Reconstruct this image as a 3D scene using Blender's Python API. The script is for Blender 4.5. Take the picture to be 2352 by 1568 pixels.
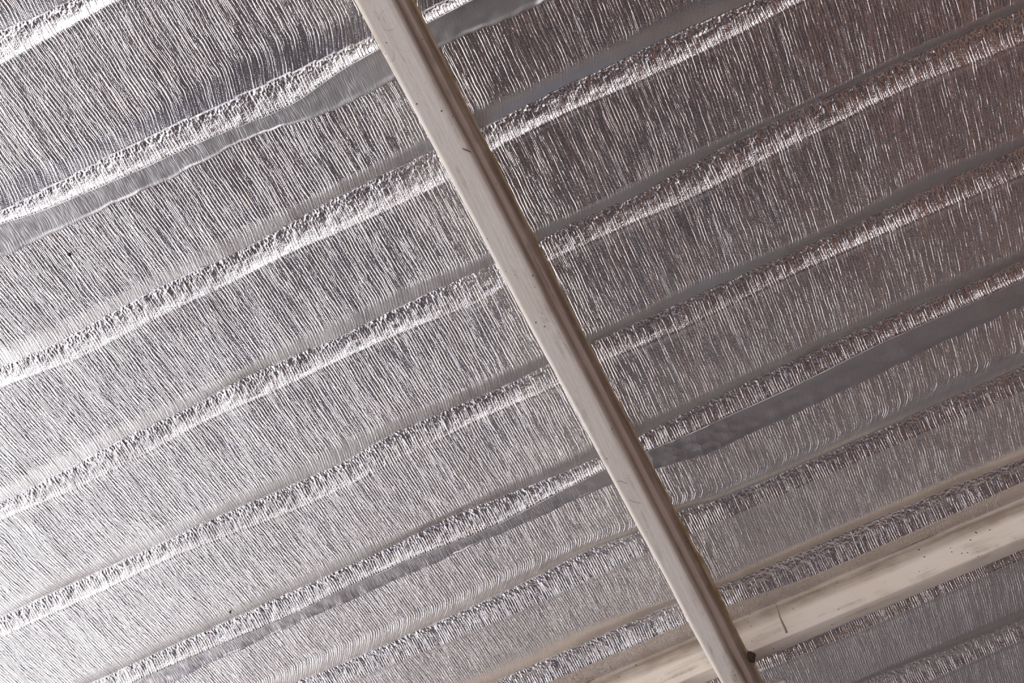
import bpy, math, random
import numpy as np
from mathutils import Matrix, Vector
random.seed(4)
for o in list(bpy.data.objects): bpy.data.objects.remove(o)
S = bpy.context.scene
COL = S.collection

# ------------------------------------------------------------------ camera
CAM_Z, FOIL_Z = 1.5, 3.0
right = Vector((0.90058, 0.43125, -0.03847))
down = Vector((-0.42087, 0.85114, -0.31156))
fwd = Vector((-0.10161, 0.29678, 0.94945))
cam = bpy.data.cameras.new('camera'); cam.lens = 35.0; cam.sensor_width = 36.0
cam.clip_start = 0.05
co = bpy.data.objects.new('camera', cam); COL.objects.link(co)
co.matrix_world = Matrix(((right.x, -down.x, -fwd.x, 0), (right.y, -down.y, -fwd.y, 0), (right.z, -down.z, -fwd.z, CAM_Z), (0, 0, 0, 1)))
S.camera = co

# ------------------------------------------------------------------ world, sun, exposure
W = bpy.data.worlds.new('sky'); S.world = W; W.use_nodes = True
nt = W.node_tree; nt.nodes.clear()
tc = nt.nodes.new('ShaderNodeTexCoord'); sep = nt.nodes.new('ShaderNodeSeparateXYZ')
rmp = nt.nodes.new('ShaderNodeValToRGB'); bg = nt.nodes.new('ShaderNodeBackground'); wo = nt.nodes.new('ShaderNodeOutputWorld')
nt.links.new(tc.outputs['Generated'], sep.inputs[0]); nt.links.new(sep.outputs['Z'], rmp.inputs[0])
nt.links.new(rmp.outputs[0], bg.inputs[0]); nt.links.new(bg.outputs[0], wo.inputs[0])
e = rmp.color_ramp.elements
e[0].position = 0.0; e[0].color = (1.0, 0.95, 0.91, 1)
e[1].position = 0.9; e[1].color = (0.42, 0.58, 0.95, 1)
m_ = rmp.color_ramp.elements.new(0.35); m_.color = (0.88, 0.90, 1.0, 1)
bg.inputs[1].default_value = 2.8
sun = bpy.data.lights.new('sun', 'SUN'); sun.energy = 6.0; sun.angle = 0.02; sun.color = (1, 0.95, 0.88)
so = bpy.data.objects.new('sun', sun); COL.objects.link(so)
so.rotation_euler = Vector((0.18, 0.12, -1)).to_track_quat('-Z', 'Y').to_euler()
vs = S.view_settings
vs.view_transform = 'Standard'; vs.look = 'None'; vs.gamma = 1; vs.use_curve_mapping = False
vs.exposure = 0.18

# ------------------------------------------------------------------ helpers
class N:
    """small wrapper to write node graphs as expressions"""
    def __init__(s, name):
        s.m = bpy.data.materials.new(name); s.m.use_nodes = True
        s.t = s.m.node_tree; s.t.nodes.clear()
        s.out = s.t.nodes.new('ShaderNodeOutputMaterial')
        s.b = s.t.nodes.new('ShaderNodeBsdfPrincipled'); s.t.links.new(s.b.outputs[0], s.out.inputs[0])
        s.tc = s.t.nodes.new('ShaderNodeTexCoord')
    def put(s, sock, v):
        if isinstance(v, (int, float)): sock.default_value = v
        elif isinstance(v, tuple): sock.default_value = v
        else: s.t.links.new(v, sock)
    def math(s, op, a, b=0.0, c=None, clamp=False):
        n = s.t.nodes.new('ShaderNodeMath'); n.operation = op; n.use_clamp = clamp
        s.put(n.inputs[0], a); s.put(n.inputs[1], b)
        if c is not None: s.put(n.inputs[2], c)
        return n.outputs[0]
    def xyz(s, src=None):
        n = s.t.nodes.new('ShaderNodeSeparateXYZ'); s.t.links.new(src or s.tc.outputs['Object'], n.inputs[0])
        return n.outputs[0], n.outputs[1], n.outputs[2]
    def vec(s, x, y, z=0.0):
        n = s.t.nodes.new('ShaderNodeCombineXYZ'); s.put(n.inputs[0], x); s.put(n.inputs[1], y); s.put(n.inputs[2], z)
        return n.outputs[0]
    def noise(s, v, scale=1.0, detail=2.0, rough=0.5, dist=0.0):
        n = s.t.nodes.new('ShaderNodeTexNoise'); s.t.links.new(v, n.inputs['Vector'])
        n.inputs['Scale'].default_value = scale; n.inputs['Detail'].default_value = detail
        n.inputs['Roughness'].default_value = rough; n.inputs['Distortion'].default_value = dist
        return n.outputs[0]
    def voro(s, v, scale=1.0, feature='F1', rand=1.0):
        n = s.t.nodes.new('ShaderNodeTexVoronoi'); s.t.links.new(v, n.inputs['Vector']); n.feature = feature
        n.inputs['Scale'].default_value = scale; n.inputs['Randomness'].default_value = rand
        return n.outputs['Distance']
    def attr(s, name):
        n = s.t.nodes.new('ShaderNodeAttribute'); n.attribute_name = name; return n.outputs['Fac']
    def ramp(s, f, stops):
        n = s.t.nodes.new('ShaderNodeValToRGB'); s.put(n.inputs[0], f)
        el = n.color_ramp.elements
        while len(el) < len(stops): el.new(0.5)
        for q, (p, c) in zip(el, stops):
            q.position = p; q.color = (c[0], c[1], c[2], 1) if isinstance(c, tuple) else (c, c, c, 1)
        return n.outputs[0]
    def mix(s, f, a, b, mode='MIX'):
        n = s.t.nodes.new('ShaderNodeMix'); n.data_type = 'RGBA'; n.blend_type = mode
        s.put(n.inputs[0], f); s.put(n.inputs[6], a); s.put(n.inputs[7], b)
        return n.outputs[2]
    def bump(s, h, dist, strength=1.0, normal=None):
        n = s.t.nodes.new('ShaderNodeBump'); n.inputs['Distance'].default_value = dist; s.put(n.inputs['Strength'], strength)
        s.put(n.inputs['Height'], h)
        if normal: s.t.links.new(normal, n.inputs['Normal'])
        return n.outputs[0]
    def base(s, col, rough=0.5, metal=0.0, normal=None, spec=None):
        s.put(s.b.inputs['Base Color'], col); s.put(s.b.inputs['Roughness'], rough); s.put(s.b.inputs['Metallic'], metal)
        if normal: s.t.links.new(normal, s.b.inputs['Normal'])
        if spec is not None: s.b.inputs['Specular IOR Level'].default_value = spec
        return s.m

def mesh_obj(name, verts, faces, mat, parent=None, smooth=True, attrs=None):
    me = bpy.data.meshes.new(name)
    verts = np.asarray(verts, dtype=np.float32)
    if isinstance(faces, np.ndarray):
        me.vertices.add(len(verts)); me.vertices.foreach_set('co', verts.ravel())
        me.loops.add(faces.size); me.loops.foreach_set('vertex_index', faces.astype(np.int32).ravel())
        me.polygons.add(len(faces)); me.polygons.foreach_set('loop_start', np.arange(0, faces.size, 4, dtype=np.int32))
        me.update(calc_edges=True)
    else:
        me.from_pydata([tuple(map(float, v)) for v in verts], [], faces)
    me.polygons.foreach_set('use_smooth', [smooth] * len(me.polygons))
    for k, v in (attrs or {}).items():
        a = me.attributes.new(k, 'FLOAT', 'POINT'); a.data.foreach_set('value', np.asarray(v, dtype=np.float32).ravel())
    me.materials.append(mat); me.validate(); me.update()
    o = bpy.data.objects.new(name, me); COL.objects.link(o)
    if parent: o.parent = parent
    return o
def tag(o, label, cat, group=None):
    o['label'] = label; o['category'] = cat
    if group: o['group'] = group
    return o
def struct(o): o['kind'] = 'structure'; return o
def empty(name, loc=(0, 0, 0)):
    o = bpy.data.objects.new(name, None); o.location = loc; o.empty_display_size = 0.05; COL.objects.link(o); return o
def grid_faces(nr, nc):
    i = np.arange(nr * nc).reshape(nr, nc)
    return np.stack([i[:-1, :-1], i[1:, :-1], i[1:, 1:], i[:-1, 1:]], -1).reshape(-1, 4)
def box(name, x0, x1, y0, y1, z0, z1, mat, parent=None):
    v = [(x, y, z) for x in (x0, x1) for y in (y0, y1) for z in (z0, z1)]
    f = [(0, 1, 3, 2), (4, 6, 7, 5), (0, 4, 5, 1), (2, 3, 7, 6), (0, 2, 6, 4), (1, 5, 7, 3)]
    return mesh_obj(name, v, f, mat, parent, smooth=False)

_rng = np.random.RandomState(7)
_tab = _rng.rand(256, 256)
def vnoise(x, y, seed=0):
    """tiling value noise, smooth, -1..1"""
    x = np.asarray(x) + seed * 17.31; y = np.asarray(y) + seed * 9.17
    xi = np.floor(x).astype(int); yi = np.floor(y).astype(int); fx = x - xi; fy = y - yi
    fx = fx * fx * fx * (fx * (fx * 6 - 15) + 10); fy = fy * fy * fy * (fy * (fy * 6 - 15) + 10)
    g = lambda a, b: _tab[a & 255, b & 255]
    return ((g(xi, yi) * (1 - fx) + g(xi + 1, yi) * fx) * (1 - fy) + (g(xi, yi + 1) * (1 - fx) + g(xi + 1, yi + 1) * fx) * fy) * 2 - 1

# measured rib lines in metres: T start of dip, C crease, B rolled edge, TP lower edge of tapes
T = {
'0':[(-0.7302,-0.0927),(-0.6165,-0.0751),(-0.4909,-0.0792),(-0.3898,-0.085),(-0.2703,-0.0858),(-0.1697,-0.0751),(-0.1183,-0.072)],
'1':[(-0.8805,0.1256),(-0.806,0.133),(-0.6749,0.1328),(-0.5441,0.1282),(-0.4422,0.1278),(-0.3694,0.1316),(-0.281,0.1286),(-0.1481,0.1273),(-0.046,0.1185),(0.0259,0.1269),(0.1607,0.1258),(0.2782,0.121)],
'2':[(-1.0186,0.3263),(-0.9345,0.3249),(-0.8488,0.3196),(-0.7134,0.3196),(-0.5835,0.3237),(-0.4736,0.3157),(-0.3851,0.3194),(-0.2813,0.3155),(-0.1837,0.3225),(-0.1333,0.3265),(-0.0477,0.3228),(0.0205,0.3277),(0.104,0.3262),(0.1955,0.3204),(0.3175,0.325),(0.439,0.326),(0.5594,0.3241),(0.7319,0.3282)],
'3':[(-1.1449,0.5099),(-1.0024,0.5124),(-0.8575,0.5061),(-0.7215,0.5113),(-0.5835,0.5096),(-0.4591,0.5033),(-0.3292,0.5084),(-0.252,0.5107),(-0.1264,0.5118),(-0.0436,0.5129),(0.0506,0.5168),(0.1173,0.5092),(0.2127,0.5146),(0.3692,0.5205),(0.518,0.5106),(0.676,0.5193)],
'4':[(-1.127,0.6926),(-1.0019,0.6905),(-0.8297,0.6929),(-0.6854,0.6895),(-0.5875,0.6901),(-0.4256,0.6969),(-0.2882,0.6935),(-0.1818,0.6935),(-0.1175,0.6914),(-0.0404,0.6874),(0.0418,0.6915),(0.2665,0.6858),(0.4825,0.684),(0.6255,0.6921)],
'5':[(-0.6766,0.8534),(-0.5911,0.8542),(-0.4509,0.857),(-0.3099,0.8517),(-0.1995,0.851),(-0.119,0.8637),(-0.0396,0.853),(0.0382,0.8676),(0.1871,0.8633),(0.2537,0.8683),(0.4277,0.8536),(0.5767,0.8592)],
'6':[(-0.4972,1.0067),(-0.3224,0.9988),(-0.11,1.0239),(-0.0331,1.0231),(0.1427,1.0222),(0.374,1.02),(0.5293,1.0212)],
'7':[(-0.018,1.1934),(0.4823,1.1817)],
'8':[(0.1172,1.3335),(0.4398,1.3271)],
'A':[(-0.596,-0.2877),(-0.5428,-0.2815)],
}
C ={
'0':[(-0.7638,-0.0532),(-0.6367,-0.0524),(-0.5431,-0.0541),(-0.44,-0.0491),(-0.3444,-0.0445),(-0.1918,-0.0377),(-0.1332,-0.033)],
'1':[(-0.9054,0.1526),(-0.8071,0.1584),(-0.7087,0.1536),(-0.5942,0.1498),(-0.4876,0.156),(-0.4101,0.1538),(-0.2927,0.147),(-0.1449,0.1483),(-0.0568,0.1524),(0.0708,0.1494),(0.1505,0.1527),(0.2677,0.1526),(0.3649,0.1604)],
'2':[(-1.0418,0.3507),(-0.9283,0.3483),(-0.785,0.3403),(-0.6653,0.3439),(-0.5672,0.3367),(-0.4643,0.3409),(-0.401,0.3454),(-0.3297,0.3429),(-0.2348,0.3421),(-0.1325,0.3454),(-0.0511,0.3445),(0.0046,0.3398),(0.1255,0.347),(0.1906,0.3387),(0.3588,0.3335),(0.541,0.3357),(0.7347,0.3414)],
'3':[(-1.1669,0.5326),(-1.0498,0.5316),(-0.879,0.5334),(-0.7368,0.5315),(-0.6011,0.5366),(-0.5069,0.5395),(-0.4201,0.5286),(-0.2884,0.5316),(-0.2117,0.5358),(-0.1249,0.5337),(-0.0447,0.5322),(0.1103,0.5325),(0.283,0.5344),(0.3889,0.5367),(0.6189,0.5357),(0.6771,0.5382)],
'4':[(-1.0821,0.7157),(-0.9618,0.7137),(-0.7874,0.7137),(-0.6011,0.712),(-0.5179,0.7135),(-0.3761,0.707),(-0.2449,0.7156),(-0.118,0.7193),(-0.0423,0.7148),(0.0368,0.7099),(0.3085,0.7019),(0.6263,0.7121)],
'5':[(-0.7928,0.875),(-0.6924,0.8793),(-0.5776,0.8804),(-0.4349,0.8807),(-0.292,0.8756),(-0.2056,0.8678),(-0.1176,0.8784),(-0.0358,0.8693),(0.026,0.8838),(0.1972,0.8852),(0.2654,0.8854),(0.5763,0.883)],
'6':[(-0.4546,1.0387),(-0.2825,1.0387),(-0.1112,1.0389),(-0.0318,1.0399),(0.1385,1.0449),(0.3724,1.0425),(0.5287,1.0459)],
'7':[(-0.0221,1.2133),(0.483,1.202)],
'8':[(0.1254,1.3479),(0.4389,1.3528)],
'A':[(-0.6143,-0.2704),(-0.5747,-0.2645),(-0.5264,-0.2609),(-0.5008,-0.2615)],
}
B ={
'0':[(-0.7656,-0.0413),(-0.7322,-0.0308),(-0.5537,-0.0183),(-0.4325,-0.0141),(-0.2944,-0.0008),(-0.2025,-0.0151),(-0.1476,-0.0169),(-0.0387,-0.0189),(0.0069,-0.0186)],
'1':[(-0.9178,0.1798),(-0.7779,0.1948),(-0.6465,0.1905),(-0.5061,0.1926),(-0.4025,0.19),(-0.3178,0.1961),(-0.1262,0.1988),(-0.057,0.1849),(0.0714,0.1842),(0.1333,0.1877),(0.2486,0.1924),(0.3493,0.1915),(0.4411,0.1891)],
'2':[(-1.0518,0.3745),(-0.9171,0.3826),(-0.7784,0.3797),(-0.6651,0.3723),(-0.5086,0.3774),(-0.4162,0.3764),(-0.2891,0.3804),(-0.1675,0.3903),(-0.1275,0.381),(-0.0501,0.3772),(0.1094,0.3793),(0.169,0.3844),(0.3386,0.3767),(0.5435,0.3722),(0.7149,0.3865)],
'3':[(-1.1809,0.5622),(-1.0076,0.5637),(-0.8346,0.5602),(-0.6213,0.5763),(-0.5256,0.5768),(-0.3606,0.5698),(-0.2532,0.5658),(-0.1307,0.571),(-0.0462,0.5647),(0.0917,0.5709),(0.2676,0.565),(0.4579,0.5676),(0.6597,0.5751)],
'4':[(-1.0155,0.7399),(-0.8598,0.7434),(-0.718,0.7471),(-0.6158,0.7421),(-0.476,0.7419),(-0.3434,0.7503),(-0.1222,0.7375),(-0.0431,0.7392),(0.0211,0.7415),(0.2012,0.741),(0.3806,0.7332),(0.6131,0.7347)],
'5':[(-0.707,0.909),(-0.5106,0.9184),(-0.3137,0.9201),(-0.1108,0.9147),(-0.0372,0.9153),(0.1351,0.9163),(0.2914,0.9155),(0.5592,0.919)],
'6':[(-0.3299,1.0763),(-0.1205,1.075),(-0.0301,1.0755),(0.1183,1.0884),(0.353,1.0852),(0.5125,1.0786)],
'7':[(-0.0316,1.2287),(0.1621,1.2316),(0.4699,1.2242)],
'8':[(0.2298,1.3915),(0.4233,1.3837)],
'A':[(-0.6366,-0.2287),(-0.4397,-0.2322)],
}
TP ={
'A':[(-0.7977,0.0054),(-0.6889,0.0073),(-0.5048,0.0147),(-0.3997,0.0124),(-0.3518,0.0145),(-0.2854,0.0257),(-0.2284,0.0324),(-0.1449,0.0316),(-0.0497,0.0168),(0.0665,0.0295),(0.1077,0.0296)],
'B':[(-0.9457,0.7697),(-0.8451,0.767),(-0.7279,0.7645),(-0.6298,0.7677),(-0.4891,0.7674),(-0.3786,0.7669),(-0.2425,0.7673),(-0.1169,0.767),(-0.0392,0.7765),(0.0426,0.7882),(0.2516,0.7865),(0.4082,0.7799),(0.6012,0.7752)],
}

# ------------------------------------------------------------------ materials
def foil_material():
    m = N('crinkled foil')
    x, y, z = m.xyz()
    xy = m.vec(x, y)
    wr, cr = m.attr('wrinkle'), m.attr('crumple')
    # the creases fan out slightly across the sheet
    w = m.math('DIVIDE', x, m.math('SUBTRACT', 1.0, m.math('MULTIPLY', m.math('SUBTRACT', y, 0.45), 0.15)))
    n1 = m.math('SUBTRACT', m.noise(xy, 14, 2), 0.5)
    n2 = m.math('SUBTRACT', m.noise(m.vec(m.math('MULTIPLY', x, 1.0), m.math('MULTIPLY', y, 0.45)), 75, 2), 0.5)
    w = m.math('ADD', w, m.math('ADD', m.math('MULTIPLY', n1, 0.006), m.math('MULTIPLY', n2, 0.0022)))
    w = m.math('ADD', w, m.attr('shift'))
    # ridged long wrinkles
    def ridged(sx, sy, power, seed, detail=1.0):
        n = m.noise(m.vec(m.math('MULTIPLY', w, sx), m.math('MULTIPLY', y, sy), seed), 1.0, detail)
        a = m.math('ABSOLUTE', m.math('MULTIPLY', m.math('SUBTRACT', n, 0.5), 4.5))
        return m.math('POWER', m.math('SUBTRACT', 1.0, a, clamp=True), power)
    wave = m.math('SINE', m.math('MULTIPLY', w, 2 * math.pi / 0.0046))
    wave = m.math('POWER', m.math('MULTIPLY_ADD', wave, 0.5, 0.5), 4.5)
    amp = m.ramp(m.noise(m.vec(m.math('MULTIPLY', w, 170), m.math('MULTIPLY', y, 20), 3.3), 1.0, 1), [(0.3, 0.22), (0.68, 1.0)])
    r1 = m.math('MULTIPLY', wave, amp)
    r2 = ridged(140, 13, 5.0, 7.7)
    r3 = ridged(300, 90, 1.3, 1.7)
    h = m.math('ADD', m.math('MULTIPLY', r1, 0.55), m.math('MULTIPLY', r2, 0.36))
    h = m.math('ADD', h, m.math('MULTIPLY', r3, 0.16))
    h = m.math('MULTIPLY', h, wr)
    # scrim weave
    wx = m.math('SINE', m.math('MULTIPLY', w, 2 * math.pi / 0.0033)); wy = m.math('SINE', m.math('MULTIPLY', y, 2 * math.pi / 0.0036))
    h = m.math('ADD', h, m.math('MULTIPLY', m.math('MULTIPLY', wx, wy), m.math('MULTIPLY', m.math('MULTIPLY', wr, m.noise(xy, 40, 2)), 0.09)))
    # fine crumple
    f1 = m.voro(m.vec(m.math('MULTIPLY', x, 1.0), m.math('MULTIPLY', y, 0.8)), 230)
    h = m.math('ADD', h, m.math('MULTIPLY', f1, m.math('MULTIPLY', cr, 1.3)))
    f2 = m.noise(xy, 420, 2)
    h = m.math('ADD', h, m.math('MULTIPLY', f2, m.math('MULTIPLY_ADD', wr, 0.42, 0.1)))
    nrm = m.bump(h, 0.00125, 1.0)
    col = m.mix(m.noise(xy, 6, 3), (0.82, 0.785, 0.765, 1), (0.75, 0.72, 0.70, 1))
    return m.base(col, 0.25, 1.0, nrm)

def tape_material(name, col, rough, gather, fine):
    m = N(name)
    x, y, z = m.xyz(); xy = m.vec(x, y)
    n1 = m.math('SUBTRACT', m.noise(xy, 40, 2), 0.5)
    w = m.math('ADD', x, m.math('MULTIPLY', n1, 0.008))
    g = m.noise(m.vec(m.math('MULTIPLY', w, 420), m.math('MULTIPLY', y, 40), 0.0), 1.0, 1)
    left = m.ramp(m.math('MULTIPLY_ADD', x, 1.0, 0.5), [(0.3, 1.0), (0.42, 0.25)])
    h = m.math('MULTIPLY', m.math('MULTIPLY', g, left), gather)
    h = m.math('ADD', h, m.math('MULTIPLY', m.noise(xy, 60, 3, 0.6, 1.0), fine))
    if fine > 0.4:
        near = m.ramp(m.math('ADD', x, 0.5), [(0.44, 0.0), (0.47, 1.0), (0.56, 0.7), (0.64, 0.0)])
        h = m.math('ADD', h, m.math('MULTIPLY', m.voro(xy, 55, 'F1'), m.math('MULTIPLY', near, 3.2)))
    nrm = m.bump(h, 0.0012, 1.0)
    c = m.mix(m.noise(m.vec(m.math('MULTIPLY', x, 3), m.math('MULTIPLY', y, 20)), 4, 3), col, tuple(k * 0.86 for k in col[:3]) + (1,))
    return m.base(c, rough, 0.85, nrm)

def paint_material(name, base, dirt, seed, along):
    """old cream gloss paint with brown streaks and specks; along = 0 streaks run in X, 1 in Y"""
    m = N(name)
    x, y, z = m.xyz()
    sx, sy = (5, 70) if along == 0 else (70, 5)
    st = m.noise(m.vec(m.math('MULTIPLY', x, sx), m.math('MULTIPLY', y, sy), m.math('MULTIPLY_ADD', z, 70, seed)), 1.0, 4, 0.6)
    bl = m.noise(m.vec(x, y, m.math('ADD', z, seed)), 22, 5, 0.62)
    f = m.math('MULTIPLY', m.ramp(st, [(0.5, 0.0), (0.72, 1.0)]), m.ramp(bl, [(0.42, 0.0), (0.62, 1.0)]))
    soft = m.noise(m.vec(x, y, m.math('ADD', z, seed + 3)), 7, 3)
    c = m.mix(m.ramp(soft, [(0.35, 0.0), (0.7, 0.5)]), base, tuple(a * b for a, b in zip(base[:3], (0.93, 0.88, 0.82))) + (1,))
    c = m.mix(m.math('MULTIPLY', f, 0.7), c, dirt)
    grime_shade = m.attr('grime')  # dirt mask that also holds shade painted onto the beams
    c = m.mix(m.math('MULTIPLY', grime_shade, m.ramp(m.math('ADD', st, m.math('MULTIPLY', bl, 0.6)), [(0.5, 0.45), (0.9, 1.0)])), c, dirt)
    sp = m.math('ADD', m.voro(m.vec(x, y, m.math('ADD', z, seed)), 75), m.math('MULTIPLY', m.noise(m.vec(x, y, z), 18, 1), 0.35))
    c = m.mix(m.ramp(sp, [(0.205, 1.0), (0.25, 0.0)]), c, (0.09, 0.06, 0.045, 1))
    ring = m.voro(m.vec(x, y, m.math('ADD', z, seed + 9)), 14)
    ringf = m.ramp(ring, [(0.205, 0.0), (0.225, 0.45), (0.24, 0.0)])
    c = m.mix(m.math('MULTIPLY', ringf, m.ramp(bl, [(0.5, 0.0), (0.6, 1.0)])), c, (0.42, 0.33, 0.2, 1))
    h = m.math('ADD', m.noise(m.vec(m.math('MULTIPLY', x, sx * 3), m.math('MULTIPLY', y, sy * 3), m.math('MULTIPLY', z, 200)), 1.0, 3), m.noise(m.vec(x, y, z), 90, 3))
    nrm = m.bump(h, 0.0006, 0.6)
    return m.base(c, 0.42, 0.0, nrm)

M_foil = foil_material()
M_tape = tape_material('satin tape', (0.66, 0.64, 0.62, 1), 0.45, 0.75, 0.25)
M_tape2 = tape_material('smooth tape', (0.62, 0.59, 0.58, 1), 0.36, 0.6, 0.5)
M_paint = paint_material('cream paint', (0.85, 0.78, 0.69, 1), (0.20, 0.14, 0.085, 1), 0.0, 1)
M_paint2 = paint_material('cream rafter paint', (0.78, 0.69, 0.59, 1), (0.22, 0.16, 0.11, 1), 5.0, 0)
mm = N('yellow edge paint'); xx, yy, zz = mm.xyz()
M_yellow = mm.base(mm.mix(mm.ramp(mm.noise(mm.vec(xx, yy, zz), 30, 3), [(0.4, 0.0), (0.62, 1.0)]), (0.80, 0.69, 0.45, 1), (0.50, 0.33, 0.12, 1)), 0.4)  # mottled yellow and ochre for the thin upper edge
mm = N('dirt'); xx, yy, zz = mm.xyz()
M_dirt = mm.base(mm.mix(mm.noise(mm.vec(xx, yy, zz), 200, 3), (0.05, 0.035, 0.028, 1), (0.14, 0.10, 0.075, 1)), 0.9)

# ------------------------------------------------------------------ foil surface
GA = 0.012
def curve(P, u, sig=0.022):
    q = np.array(sorted(P)); v = np.interp(u, q[:, 0], q[:, 1])
    du = u[1] - u[0]; n = max(1, int(3 * sig / du)); k = np.exp(-0.5 * (np.arange(-n, n + 1) * du / sig) ** 2); k /= k.sum()
    return np.convolve(np.pad(v, n, mode='edge'), k, mode='valid')
T['9'] = [(0, 1.498)]; C['9'] = [(0, 1.515)]; B['9'] = [(0, 1.552)]
T['Z'] = [(0, -0.48)]; C['Z'] = [(0, -0.455)]; B['Z'] = [(0, -0.42)]
ORDER = ['Z', 'A', '0', '1', '2', '3', '4', '5', '6', '7', '8', '9']
U0, U1 = -1.75, 1.6
UU = np.linspace(U0, U1, 1300)
LT = {k: curve(T[k], UU) for k in ORDER}; LC = {k: curve(C[k], UU) for k in ORDER}; LB = {k: curve(B[k], UU) for k in ORDER}
def ss(t): t = np.clip(t, 0, 1); return t * t * (3 - 2 * t)
def foil_height(u, v):
    """height of the foil above its lowest plane, with masks for crease texture"""
    u = np.asarray(u, float); v = np.asarray(v, float)
    h = np.zeros_like(u); wr = np.ones_like(u); cr = np.zeros_like(u); sh = np.zeros_like(u)
    prev = None
    for k in ORDER:
        t = np.interp(u, UU, LT[k]); c = np.interp(u, UU, LC[k]); b = np.interp(u, UU, LB[k])
        dep = 0.0104 * (1 + 0.25 * vnoise(u * 5, np.full_like(u, 3.1 * ORDER.index(k))))
        if k == '5': dep = dep * 0.9
        if k in 'A0': dep = dep * 0.72
        s = (v - t) / (c - t); m = (s >= -0.25) & (s < 1)
        sr = np.clip((s + 0.25) / 1.25, 0, 1)
        h = np.where(m, dep * (0.35 * sr ** 2 * (1.6 - 0.6 * sr) + 0.65 * np.clip(sr, 0, 1) ** 1.5), h)
        lo = 0.45 if k in 'A0' else 0.88
        lo = lo * (1 - 0.36 * ss((-0.05 - u) / 0.5)) if k not in 'A0' else lo
        wr = np.where(m, 1 - lo * ss(sr * 2.0), wr)
        d = v - (t - (0.016 if k == '5' else 0.006)); m2 = (d > 0) & (v < c)
        sh = np.where(m2, (1.2 if k == '5' else 0.45) * d * d / (d + 0.02), sh)
        s = (v - c) / (b - c); m = (s >= 0) & (s < 1)
        h = np.where(m, dep * (1 - 0.38 * s - 0.62 * np.clip(s, 0, 1) ** 2.6) - 0.0012 * s, h)
        cr = np.where(m, (1 - ss((s - 0.1) / 0.55)), cr)
        wr = np.where(m, 0.35 + 0.75 * ss((s - 0.15) / 0.4), wr)
        cc = np.where(m, np.sin(np.clip(s, 0, 1) * math.pi) ** 0.5 * (1 - 0.5 * s), 0)
        h = h + cc * 0.0011 * (vnoise(u * 130, v * 150, 2) + 0.6 * vnoise(u * 260, v * 260, 5))
        # small lip just after the rolled edge
        s2 = (v - b) / 0.010; m = (s2 >= 0) & (s2 < 1)
        h = np.where(m, h - 0.0012 * (1 - ss(s2)), h)
        if prev is not None:
            a0 = prev; s = (v - a0) / (t - a0); m = (s > 0) & (s < 1)
            h = np.where(m, h - (0.0006 if k == '6' else 0.0014) * np.sin(np.clip(s, 0, 1) * math.pi) * (1 + 0.6 * vnoise(u * 4, v * 2, 3)), h)
        prev = b
    h = h + 0.0009 * vnoise(u * 16, v * 14, 1) + 0.0005 * vnoise(u * 45, v * 20, 4)
    wr = wr * (1 - 0.15 * ss((u + 0.1) / 0.35))
    return h, wr, cr, sh

def sheet(name, v0, v1, rows, label):
    n = 1300
    a = v0(UU); b = v1(UU)
    s = np.linspace(0, 1, rows)[:, None]
    V = a[None] * (1 - s) + b[None] * s; U = np.broadcast_to(UU[None], V.shape)
    h, wr, cr, sh = foil_height(U, V)
    P = np.stack([U, V, FOIL_Z + h], -1).reshape(-1, 3)
    o = mesh_obj(name, P, grid_faces(rows, n), M_foil, None, True, {'wrinkle': wr.ravel(), 'crumple': cr.ravel(), 'shift': sh.ravel()})
    # mesh normals face the room
    return tag(o, label, 'foil insulation', 'sheets of foil insulation lapped under the roof')
seamA = lambda u: 0.5 * (curve(B['0'], u) + curve(TP['A'], u))
seamB = lambda u: 0.5 * (curve(B['4'], u) + curve(TP['B'], u))
const = lambda c: (lambda u: np.full_like(u, c))
sheet('foil_sheet', const(-0.62), seamA, 230, 'crinkled silver foil sheet above the upper tape seam, topmost in view')
sheet('foil_sheet', seamA, seamB, 330, 'widest crinkled silver foil sheet, between the two tape seams')
sheet('foil_sheet', seamB, const(1.72), 400, 'silver foil sheet below the lower tape seam, carried past the cream rafter')

def tape(name, top, bot, mat, label, cols=900, rows=26, seed=0):
    us = UU[20:1280]; n = len(us)
    a = top(us); b = bot(us)
    b = b + 0.0016 * vnoise(us * 40, us * 0 + seed) + 0.0010 * vnoise(us * 130, us * 0 + seed + 4)
    s = np.linspace(0, 1, rows)[:, None]
    V = a[None] * (1 - s) + b[None] * s; U = np.broadcast_to(us[None], V.shape)
    h = foil_height(U, V)[0]
    # bridge the foil smoothly: blend towards an average along X
    k = np.ones(15) / 15
    hs = np.stack([np.convolve(np.pad(r, 7, mode='edge'), k, mode='valid') for r in h])
    z = FOIL_Z + hs - 0.0016
    peel = ss((s - 0.8) / 0.2) * (0.0011 + 0.0014 * np.clip(vnoise(U * 30, V * 0 + 2 + seed), 0, 1))
    z = z - peel + 0.0006 * np.where(s > 0, vnoise(U * 60, V * 90, 6 + seed), 0)
    P = np.stack([U, V, z], -1).reshape(-1, 3)
    Q = P + np.array([0, 0, 0.0007])
    nv = rows * n
    F = grid_faces(rows, n)
    G = F[:, ::-1] + nv
    i = np.arange(nv).reshape(rows, n)
    def rim(e): return np.stack([e[:-1], e[1:], e[1:] + nv, e[:-1] + nv], -1)
    A = np.concatenate([F, G, rim(i[0]), rim(i[-1][::-1]), rim(i[::-1, 0]), rim(i[:, -1])])
    return tag(mesh_obj(name, np.concatenate([P, Q]), A, mat), label, 'tape', 'tape seams on the foil')
tape('foil_tape', lambda u: curve(B['0'], u) + 0.001, lambda u: curve(TP['A'], u), M_tape,
     'long satin grey tape strip with a ragged peeling lower edge, upper of the two seams', seed=1)
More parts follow.
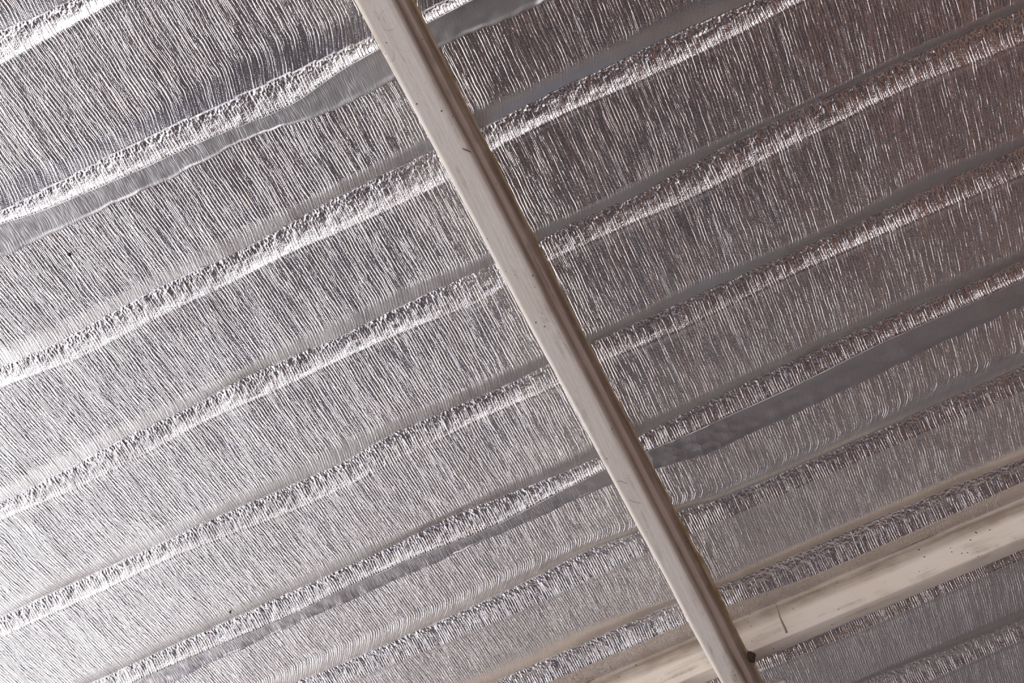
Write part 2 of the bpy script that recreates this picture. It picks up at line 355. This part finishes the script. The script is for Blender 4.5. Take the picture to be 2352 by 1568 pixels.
tape('foil_tape', lambda u: curve(B['4'], u) + 0.001, lambda u: curve(TP['B'], u), M_tape2,
     'smooth grey tape strip, lower of the two seams, widest right of the cream purlin', seed=2)

# ------------------------------------------------------------------ beams
def arc(cx, cz, r, a0, a1, n=6):
    return [(cx + r * math.cos(math.radians(a0 + (a1 - a0) * i / n)), cz + r * math.sin(math.radians(a0 + (a1 - a0) * i / n))) for i in range(n + 1)]
def purlin_profile(xl, xr, xt, zb, zt, rl=0.007, rr=0.0045):
    """closed section, listed from top left down round the bottom and up the stepped right web; grime and painted-shade weight per point"""
    p = [((xl + 0.001, zt), 0.1), ((xl, zt - 0.004), 0.1)]
    p += [(q, 0.12) for q in arc(xl + rl, zb + rl, rl, 180, 270, 7)]
    w = xr - xl
    for k in (0.35, 0.55, 0.75): p.append(((xl + w * k, zb), 0.0))
    p += [(q, 0.25) for q in arc(xr - rr, zb + rr, rr, 270, 345, 5)]
    dx, dz = xt - xr, zt - zb
    for a, b, g in ((0.06, 0.20, .75), (0.16, 0.42, .85), (0.24, 0.5, .35), (0.48, 0.56, .12), (0.56, 0.62, .5), (0.66, 0.78, .85), (0.86, 0.90, .9), (0.97, 0.985, .7), (0.97, 1.0, .6)):  # real dirt bands plus shade painted onto the purlin's right side
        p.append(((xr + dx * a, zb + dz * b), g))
    return p
def loft(name, rings, mat, parent, axis):
    """rings: list of (t, [((a, z), grime and painted shade)...]) swept along Y (axis=1) or X (axis=0), ends capped"""
    n = len(rings[0][1]); V = []; G = []
    for t, pr in rings:
        for (a, z), g in pr:
            V.append((a, t, z) if axis == 1 else (t, a, z)); G.append(g)
    F = []
    for i in range(len(rings) - 1):
        for j in range(n):
            a, b = i * n + j, i * n + (j + 1) % n
            F.append((a, b, b + n, a + n) if axis == 1 else (a, a + n, b + n, b))
    F.append(tuple(range(n))[::-1]); F.append(tuple(range((len(rings) - 1) * n, len(rings) * n)))
    o = mesh_obj(name, V, F, mat, parent, True, {'grime': G})  # this attribute mixes real grime with painted shade
    me = o.data
    import bmesh
    bm = bmesh.new(); bm.from_mesh(me); bmesh.ops.recalc_face_normals(bm, faces=bm.faces); bm.to_mesh(me); bm.free()
    return o
H2, H1 = 0.07, 0.05
def lin(v, a, b): return a + (b - a) * (v + 0.08) / 1.2
def b1(v):
    wob = 0.0007 * float(vnoise(v * 9, 0.3)) 
    return lin(v, -0.1303, -0.0945) + wob, lin(v, -0.0835, -0.0595) + 0.0006 * float(vnoise(v * 12, 5.3)), lin(v, -0.0645, -0.0345) + 0.0004 * float(vnoise(v * 10, 8.3))
PZT = FOIL_Z - H2 - 0.0005; PZB = PZT - H1
pur = tag(empty('purlin', (-0.09, 0.5, PZB)), 'long cream painted steel purlin with rounded edges running diagonally across the whole frame', 'beam')
def rel(o, root):
    o.data.transform(Matrix.Translation(-Vector(root.location)))   # mesh data local to its thing
    return o
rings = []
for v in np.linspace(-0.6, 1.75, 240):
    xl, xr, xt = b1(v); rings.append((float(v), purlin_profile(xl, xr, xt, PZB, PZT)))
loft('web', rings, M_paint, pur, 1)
rings = []
for v in np.linspace(-0.6, 1.75, 500):
    xl, xr, xt = b1(v)
    wd = 0.0016 + 0.0035 * math.exp(-((v - 0.95) / 0.09) ** 2) + 0.0008 * float(vnoise(v * 30, 1.3)) + 0.0012 * math.exp(-((v + 0.1) / 0.12) ** 2)
    x0 = xt - 0.001; z0 = PZT - 0.0005; z1 = PZT + 0.0022
    rings.append((float(v), [((x0 - 0.01, z0), 0), ((x0 + wd, z0), 0), ((x0 + wd + 0.0006, (z0 + z1) / 2), 0), ((x0 + wd, z1 - 0.0022), 0), ((x0 - 0.01, z1 - 0.0022), 0)]))
fl = loft('flange_edge', rings, M_yellow, pur, 1); fl['label'] = 'yellow thin upper edge'

RZB = FOIL_Z - H2
raf = tag(empty('rafter', (0.0, 1.13, RZB)), 'cream painted rafter crossing behind the purlin at lower right, parallel to the foil ribs', 'beam')
def raf_profile(u, v0, vm, vb, zt, zb):
    r = 0.0035
    p = [((v0, zt), 0.25)]
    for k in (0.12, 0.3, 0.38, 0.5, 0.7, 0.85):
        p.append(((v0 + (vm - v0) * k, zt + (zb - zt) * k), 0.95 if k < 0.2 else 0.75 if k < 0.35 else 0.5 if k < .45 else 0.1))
    p += [(q, 0.15) for q in arc(vm + r, zb + r, r, 190, 270, 5)]
    p += [(q, 0.4) for q in arc(vb - r, zb + r, r, 270, 360, 5)]  # heavier weight paints shade onto the rafter's underside
    p.append(((vb, zt), 0.3))
    return p
rings = []
for u in np.linspace(-1.7, 1.55, 260):
    w = 0.0008 * float(vnoise(u * 8, 2.2))
    rings.append((float(u), raf_profile(u, 1.1095 + w, 1.1285 + w + .0006 * float(vnoise(u * 15, 7.7)), 1.1535 + w, FOIL_Z - 0.001, RZB)))
loft('web', rings, M_paint2, raf, 0)
# dark weld seam across the rafter's side, right of the purlin
def side_pt(k, u): return (u, 1.1095 + 0.019 * k - 0.0006, FOIL_Z + 0.004 + (RZB - FOIL_Z - 0.004) * k)
V = []; F = []
for i, k in enumerate(np.linspace(0.02, 0.92, 14)):
    a = side_pt(k, 0.0455 - 0.006 * k + 0.0006 * math.sin(9 * k)); wd = 0.0011 + 0.0008 * k
    V += [(a[0] - wd, a[1], a[2]), (a[0], a[1] - 0.0012, a[2]), (a[0] + wd, a[1], a[2]), (a[0], a[1] + 0.001, a[2])]
    if i: b_ = 4 * i; F += [(b_ - 4 + j, b_ - 4 + (j + 1) % 4, b_ + (j + 1) % 4, b_ + j) for j in range(4)]
F += [(3, 2, 1, 0), tuple(range(len(V) - 4, len(V)))]
mm = N('weld stain'); M_weld = mm.base((0.28, 0.21, 0.15, 1), 0.6)
ws = mesh_obj('weld_seam', V, F, M_weld, raf); ws['label'] = 'dull brown vertical seam across the side'
for o_, root in [(c, c.parent) for c in pur.children] + [(c, c.parent) for c in raf.children]: rel(o_, root)

# flat cleat fixed to the purlin's side at the very bottom edge of the view
rings = []
for u in np.linspace(-0.066, 0.0055, 40):
    k = max(0.0, (u + 0.0005) / 0.006)
    rr_ = 0.0065 * (1 - math.sqrt(max(0.0, 1 - min(1, k) ** 2)))
    v0, v1 = 1.2010 + rr_, 1.2410 - rr_
    z0, z1 = PZT - 0.012, PZT - 0.002
    rings.append((float(u), [((v0, z1), 0.2), ((v0, z0 + .003), .1)] + [(q, .1) for q in arc(v0 + .003, z0 + .003, .003, 180, 270, 4)] + [(q, .1) for q in arc(v1 - .003, z0 + .003, .003, 270, 360, 4)] + [((v1, z1), .2)]))
st = loft('cleat', rings, M_paint2, None, 0)
tag(st, 'short cream cleat with rounded end, right of the purlin at the bottom edge', 'bracket')

# ------------------------------------------------------------------ small dirt, cobweb
def blob(name, c, r, seed, label, cat, group=None, sq=(1, 1, 0.7)):
    import bmesh
    bm = bmesh.new(); bmesh.ops.create_icosphere(bm, subdivisions=3, radius=1)
    rn = random.Random(seed)
    off = [rn.uniform(0, 50) for _ in range(3)]
    for vt in bm.verts:
        d = vt.co.copy(); k = 1 + 0.35 * float(vnoise(d.x * 2 + off[0], d.y * 2 + d.z * 1.7 + off[1])) + 0.15 * float(vnoise(d.x * 6 + off[2], d.z * 6 + d.y * 5))
        vt.co = Vector((d.x * sq[0], d.y * sq[1], d.z * sq[2])) * k * r
    me = bpy.data.meshes.new(name); bm.to_mesh(me); bm.free(); me.materials.append(M_dirt)
    o = bpy.data.objects.new(name, me); COL.objects.link(o); o.location = c
    return tag(o, label, cat, group)
def hz(u, v): return FOIL_Z + float(foil_height(np.array([u]), np.array([v]))[0][0])

for k, (u, v, r) in enumerate([(-0.7032, 0.0464, 0.0019), (-0.8082, 0.6971, 0.0017), (-0.0483, 0.0645, 0.0011), (0.0943, 0.0659, 0.0013), (-0.0561, 0.1087, 0.0009)]):
    lab = ['dark brown speck of dirt on foil near the left edge, below the upper tape', 'dark brown speck on foil rib at the bottom left, above the lower tape',
           'tiny dark speck on foil just right of the purlin near the top, upper of two', 'tiny dark speck on the upper right foil, clear of the purlin',
           'tiny dark speck on foil against the purlin, lower of two near the top'][k]
    blob('dirt_speck', (u, v, hz(u, v) - r * 0.55), r, k, lab, 'speck', 'dark specks on the foil', (1, 1.3, 0.8))
blob('grime_clump', (-0.0315, 1.139, RZB + 0.001), 0.0085, 12, 'clump of dark grime where the rafter passes behind the purlin', 'dirt', None, (0.9, 1.4, 0.9))

def strand(name, pts, r, label, cat, group=None):
    import bmesh
    cu = [Vector(p) for p in pts]
    V = []; F = []
    fine = []
    for i in range(len(cu) - 1):
        p0 = cu[max(0, i - 1)]; p1 = cu[i]; p2 = cu[i + 1]; p3 = cu[min(len(cu) - 1, i + 2)]
        for q in range(8):
            t_ = q / 8
            fine.append(0.5 * ((2 * p1) + (p2 - p0) * t_ + (2 * p0 - 5 * p1 + 4 * p2 - p3) * t_ ** 2 + (3 * p1 - p0 - 3 * p2 + p3) * t_ ** 3))
    fine.append(cu[-1])
    for i, p in enumerate(fine):
        d = (fine[min(i + 1, len(fine) - 1)] - fine[max(i - 1, 0)]).normalized()
        a = d.cross(Vector((0, 0, 1))).normalized(); b = d.cross(a)
        for j in range(5):
            an = 2 * math.pi * j / 5; V.append(p + (a * math.cos(an) + b * math.sin(an)) * r * (0.6 + 0.4 * math.sin(3.1 * i / len(fine))))
    for i in range(len(fine) - 1):
        for j in range(5):
            F.append((i * 5 + j, i * 5 + (j + 1) % 5, (i + 1) * 5 + (j + 1) % 5, (i + 1) * 5 + j))
    F.append((4, 3, 2, 1, 0)); q = (len(fine) - 1) * 5; F.append((q, q + 1, q + 2, q + 3, q + 4))
    return tag(mesh_obj(name, V, F, M_dirt), label, cat, group)
zb = PZB - 0.0002
strand('cobweb_thread', [(-0.1001, 0.7069, zb), (-0.0955, 0.7085, zb - .001), (-0.0915, 0.7125, zb - .0015), (-0.0883, 0.7175, zb)], 0.00028, 'fine dark thread on the purlin, upper of two close together', 'thread', 'threads stuck to the purlin')
strand('cobweb_thread', [(-0.0965, 0.7440, zb), (-0.0915, 0.7500, zb - .001), (-0.0865, 0.7535, zb - .0015), (-0.0826, 0.7582, zb)], 0.00026, 'fine curly dark thread on the purlin, lower of two close together', 'thread', 'threads stuck to the purlin')
strand('cobweb_thread', [(-0.0886, 0.1506, zb), (-0.0845, 0.1550, zb - .0005), (-0.0800, 0.1600, zb)], 0.00065, 'short dark mark like a splinter on the upper part of the purlin', 'thread', 'threads stuck to the purlin')

# ------------------------------------------------------------------ the porch around
def plain(name, c1, c2, scale, rough=0.8):
    m = N(name); x, y, z = m.xyz()
    return m.base(m.mix(m.noise(m.vec(x, y, z), scale, 4), c1, c2), rough)
mf = N('tiled floor'); x, y, z = mf.xyz()
fn = mf.math('MULTIPLY_ADD', mf.noise(mf.vec(x, y, z), 1.3, 4, 0.6), 1.4, mf.math('MULTIPLY', y, 0.5))
M_floor = mf.base(mf.ramp(mf.math('MULTIPLY', fn, 0.5), [(0.46, (0.07, 0.045, 0.037)), (0.56, (0.085, 0.072, 0.075)), (0.66, (0.12, 0.13, 0.165))]), 0.6)
M_tint_beige = plain('beige tint slab', (0.55, 0.45, 0.35, 1), (0.62, 0.51, 0.40, 1), 2)
M_pave = plain('pale paving', (0.52, 0.50, 0.48, 1), (0.62, 0.6, 0.58, 1), 2)
M_wall = plain('taupe wall', (0.20, 0.18, 0.172, 1), (0.24, 0.215, 0.205, 1), 2)
M_pale = plain('pale grey reflector', (0.50, 0.49, 0.47, 1), (0.56, 0.55, 0.53, 1), 2, 0.6)
M_tint_slate = plain('slate blue tint slab', (0.22, 0.24, 0.29, 1), (0.27, 0.29, 0.34, 1), 2)
M_roof = plain('galvanised roof', (0.4, 0.4, 0.42, 1), (0.3, 0.3, 0.32, 1), 5, 0.4)
mb = N('red brick'); bx = mb.t.nodes.new('ShaderNodeTexBrick'); x, y, z = mb.xyz()
mb.t.links.new(mb.vec(y, z, 0.0), bx.inputs['Vector']); bx.inputs['Scale'].default_value = 4
bx.inputs['Color1'].default_value = (0.34, 0.16, 0.11, 1); bx.inputs['Color2'].default_value = (0.27, 0.13, 0.09, 1); bx.inputs['Mortar'].default_value = (0.4, 0.34, 0.3, 1)
M_brick = mb.base(bx.outputs[0], 0.85)
FX0, FX1, FY0, FY1 = -3.6, 2.6, -2.8, 3.2
def floor_slab(name, x0, x1, y0, y1, mat): return struct(box(name, x0, x1, y0, y1, -0.1, 0.0, mat))
floor_slab('floor', FX0, FX1, FY0, FY1, M_floor)
pv = []; pf = []
for (a, b_, c, d) in ((-14, FX0, -14, 14), (FX0, 14, -14, FY0), (FX0, 14, FY1, 14), (FX1, 14, FY0, FY1)):
    i = len(pv); pv += [(a, c, -0.02), (b_, c, -0.02), (b_, d, -0.02), (a, d, -0.02)]; pf.append((i, i + 1, i + 2, i + 3))
struct(mesh_obj('floor', pv, pf, M_pave, None, False))
struct(box('wall_back', FX0, FX1 + .2, FY1, FY1 + 0.2, 0, FOIL_Z - 0.02, M_wall))
struct(box('tint_slab_1', FX0, FX1, FY1 - 0.03, FY1, 0, 1.3, M_tint_slate))  # unseen slab added so the foil below the rafter reflects bluish grey
struct(box('reflector_panel_1', FX0 + 0.1, -0.95, FY1 - 0.06, FY1 - 0.03, 0.0, FOIL_Z - 0.08, M_pale))  # unseen pale panel added to lighten reflections in the left-hand foil dips
struct(box('tint_slab_2', FX0, FX1, 2.1, 2.9, 0, 0.12, M_tint_beige))  # unseen slab added to give the lower foil a beige reflection
struct(box('wall_right', FX1, FX1 + 0.2, -2.8, FY1, 0, FOIL_Z - 0.02, M_brick))
struct(box('sky_block_wall', 0.9, FX1 + 0.2, -3.0, -2.8, 0, FOIL_Z - 0.02, M_brick))  # unseen wall added to block bright sky and redden reflections at right
# corrugated roof above the foil
CX0, CX1, CY0, CY1 = -3.5, 2.8, -2.8, 3.4
ys = np.linspace(CY0, CY1, 700); k = ((ys - 0.15) / 0.188) % 1
zz_ = FOIL_Z + 0.035 + 0.02 * np.clip(np.minimum(k, 0.3 - k) / 0.08, 0, 1)
V = [(x, y, z) for x in (CX0, CX1) for y, z in zip(ys, zz_)] + [(x, y, z + 0.004) for x in (CX0, CX1) for y, z in zip(ys, zz_)]
n = len(ys); F = [(i, i + 1, n + i + 1, n + i) for i in range(n - 1)] + [(2 * n + i, 3 * n + i, 3 * n + i + 1, 2 * n + i + 1) for i in range(n - 1)]
struct(mesh_obj('ceiling', V, F, M_roof, None, False))
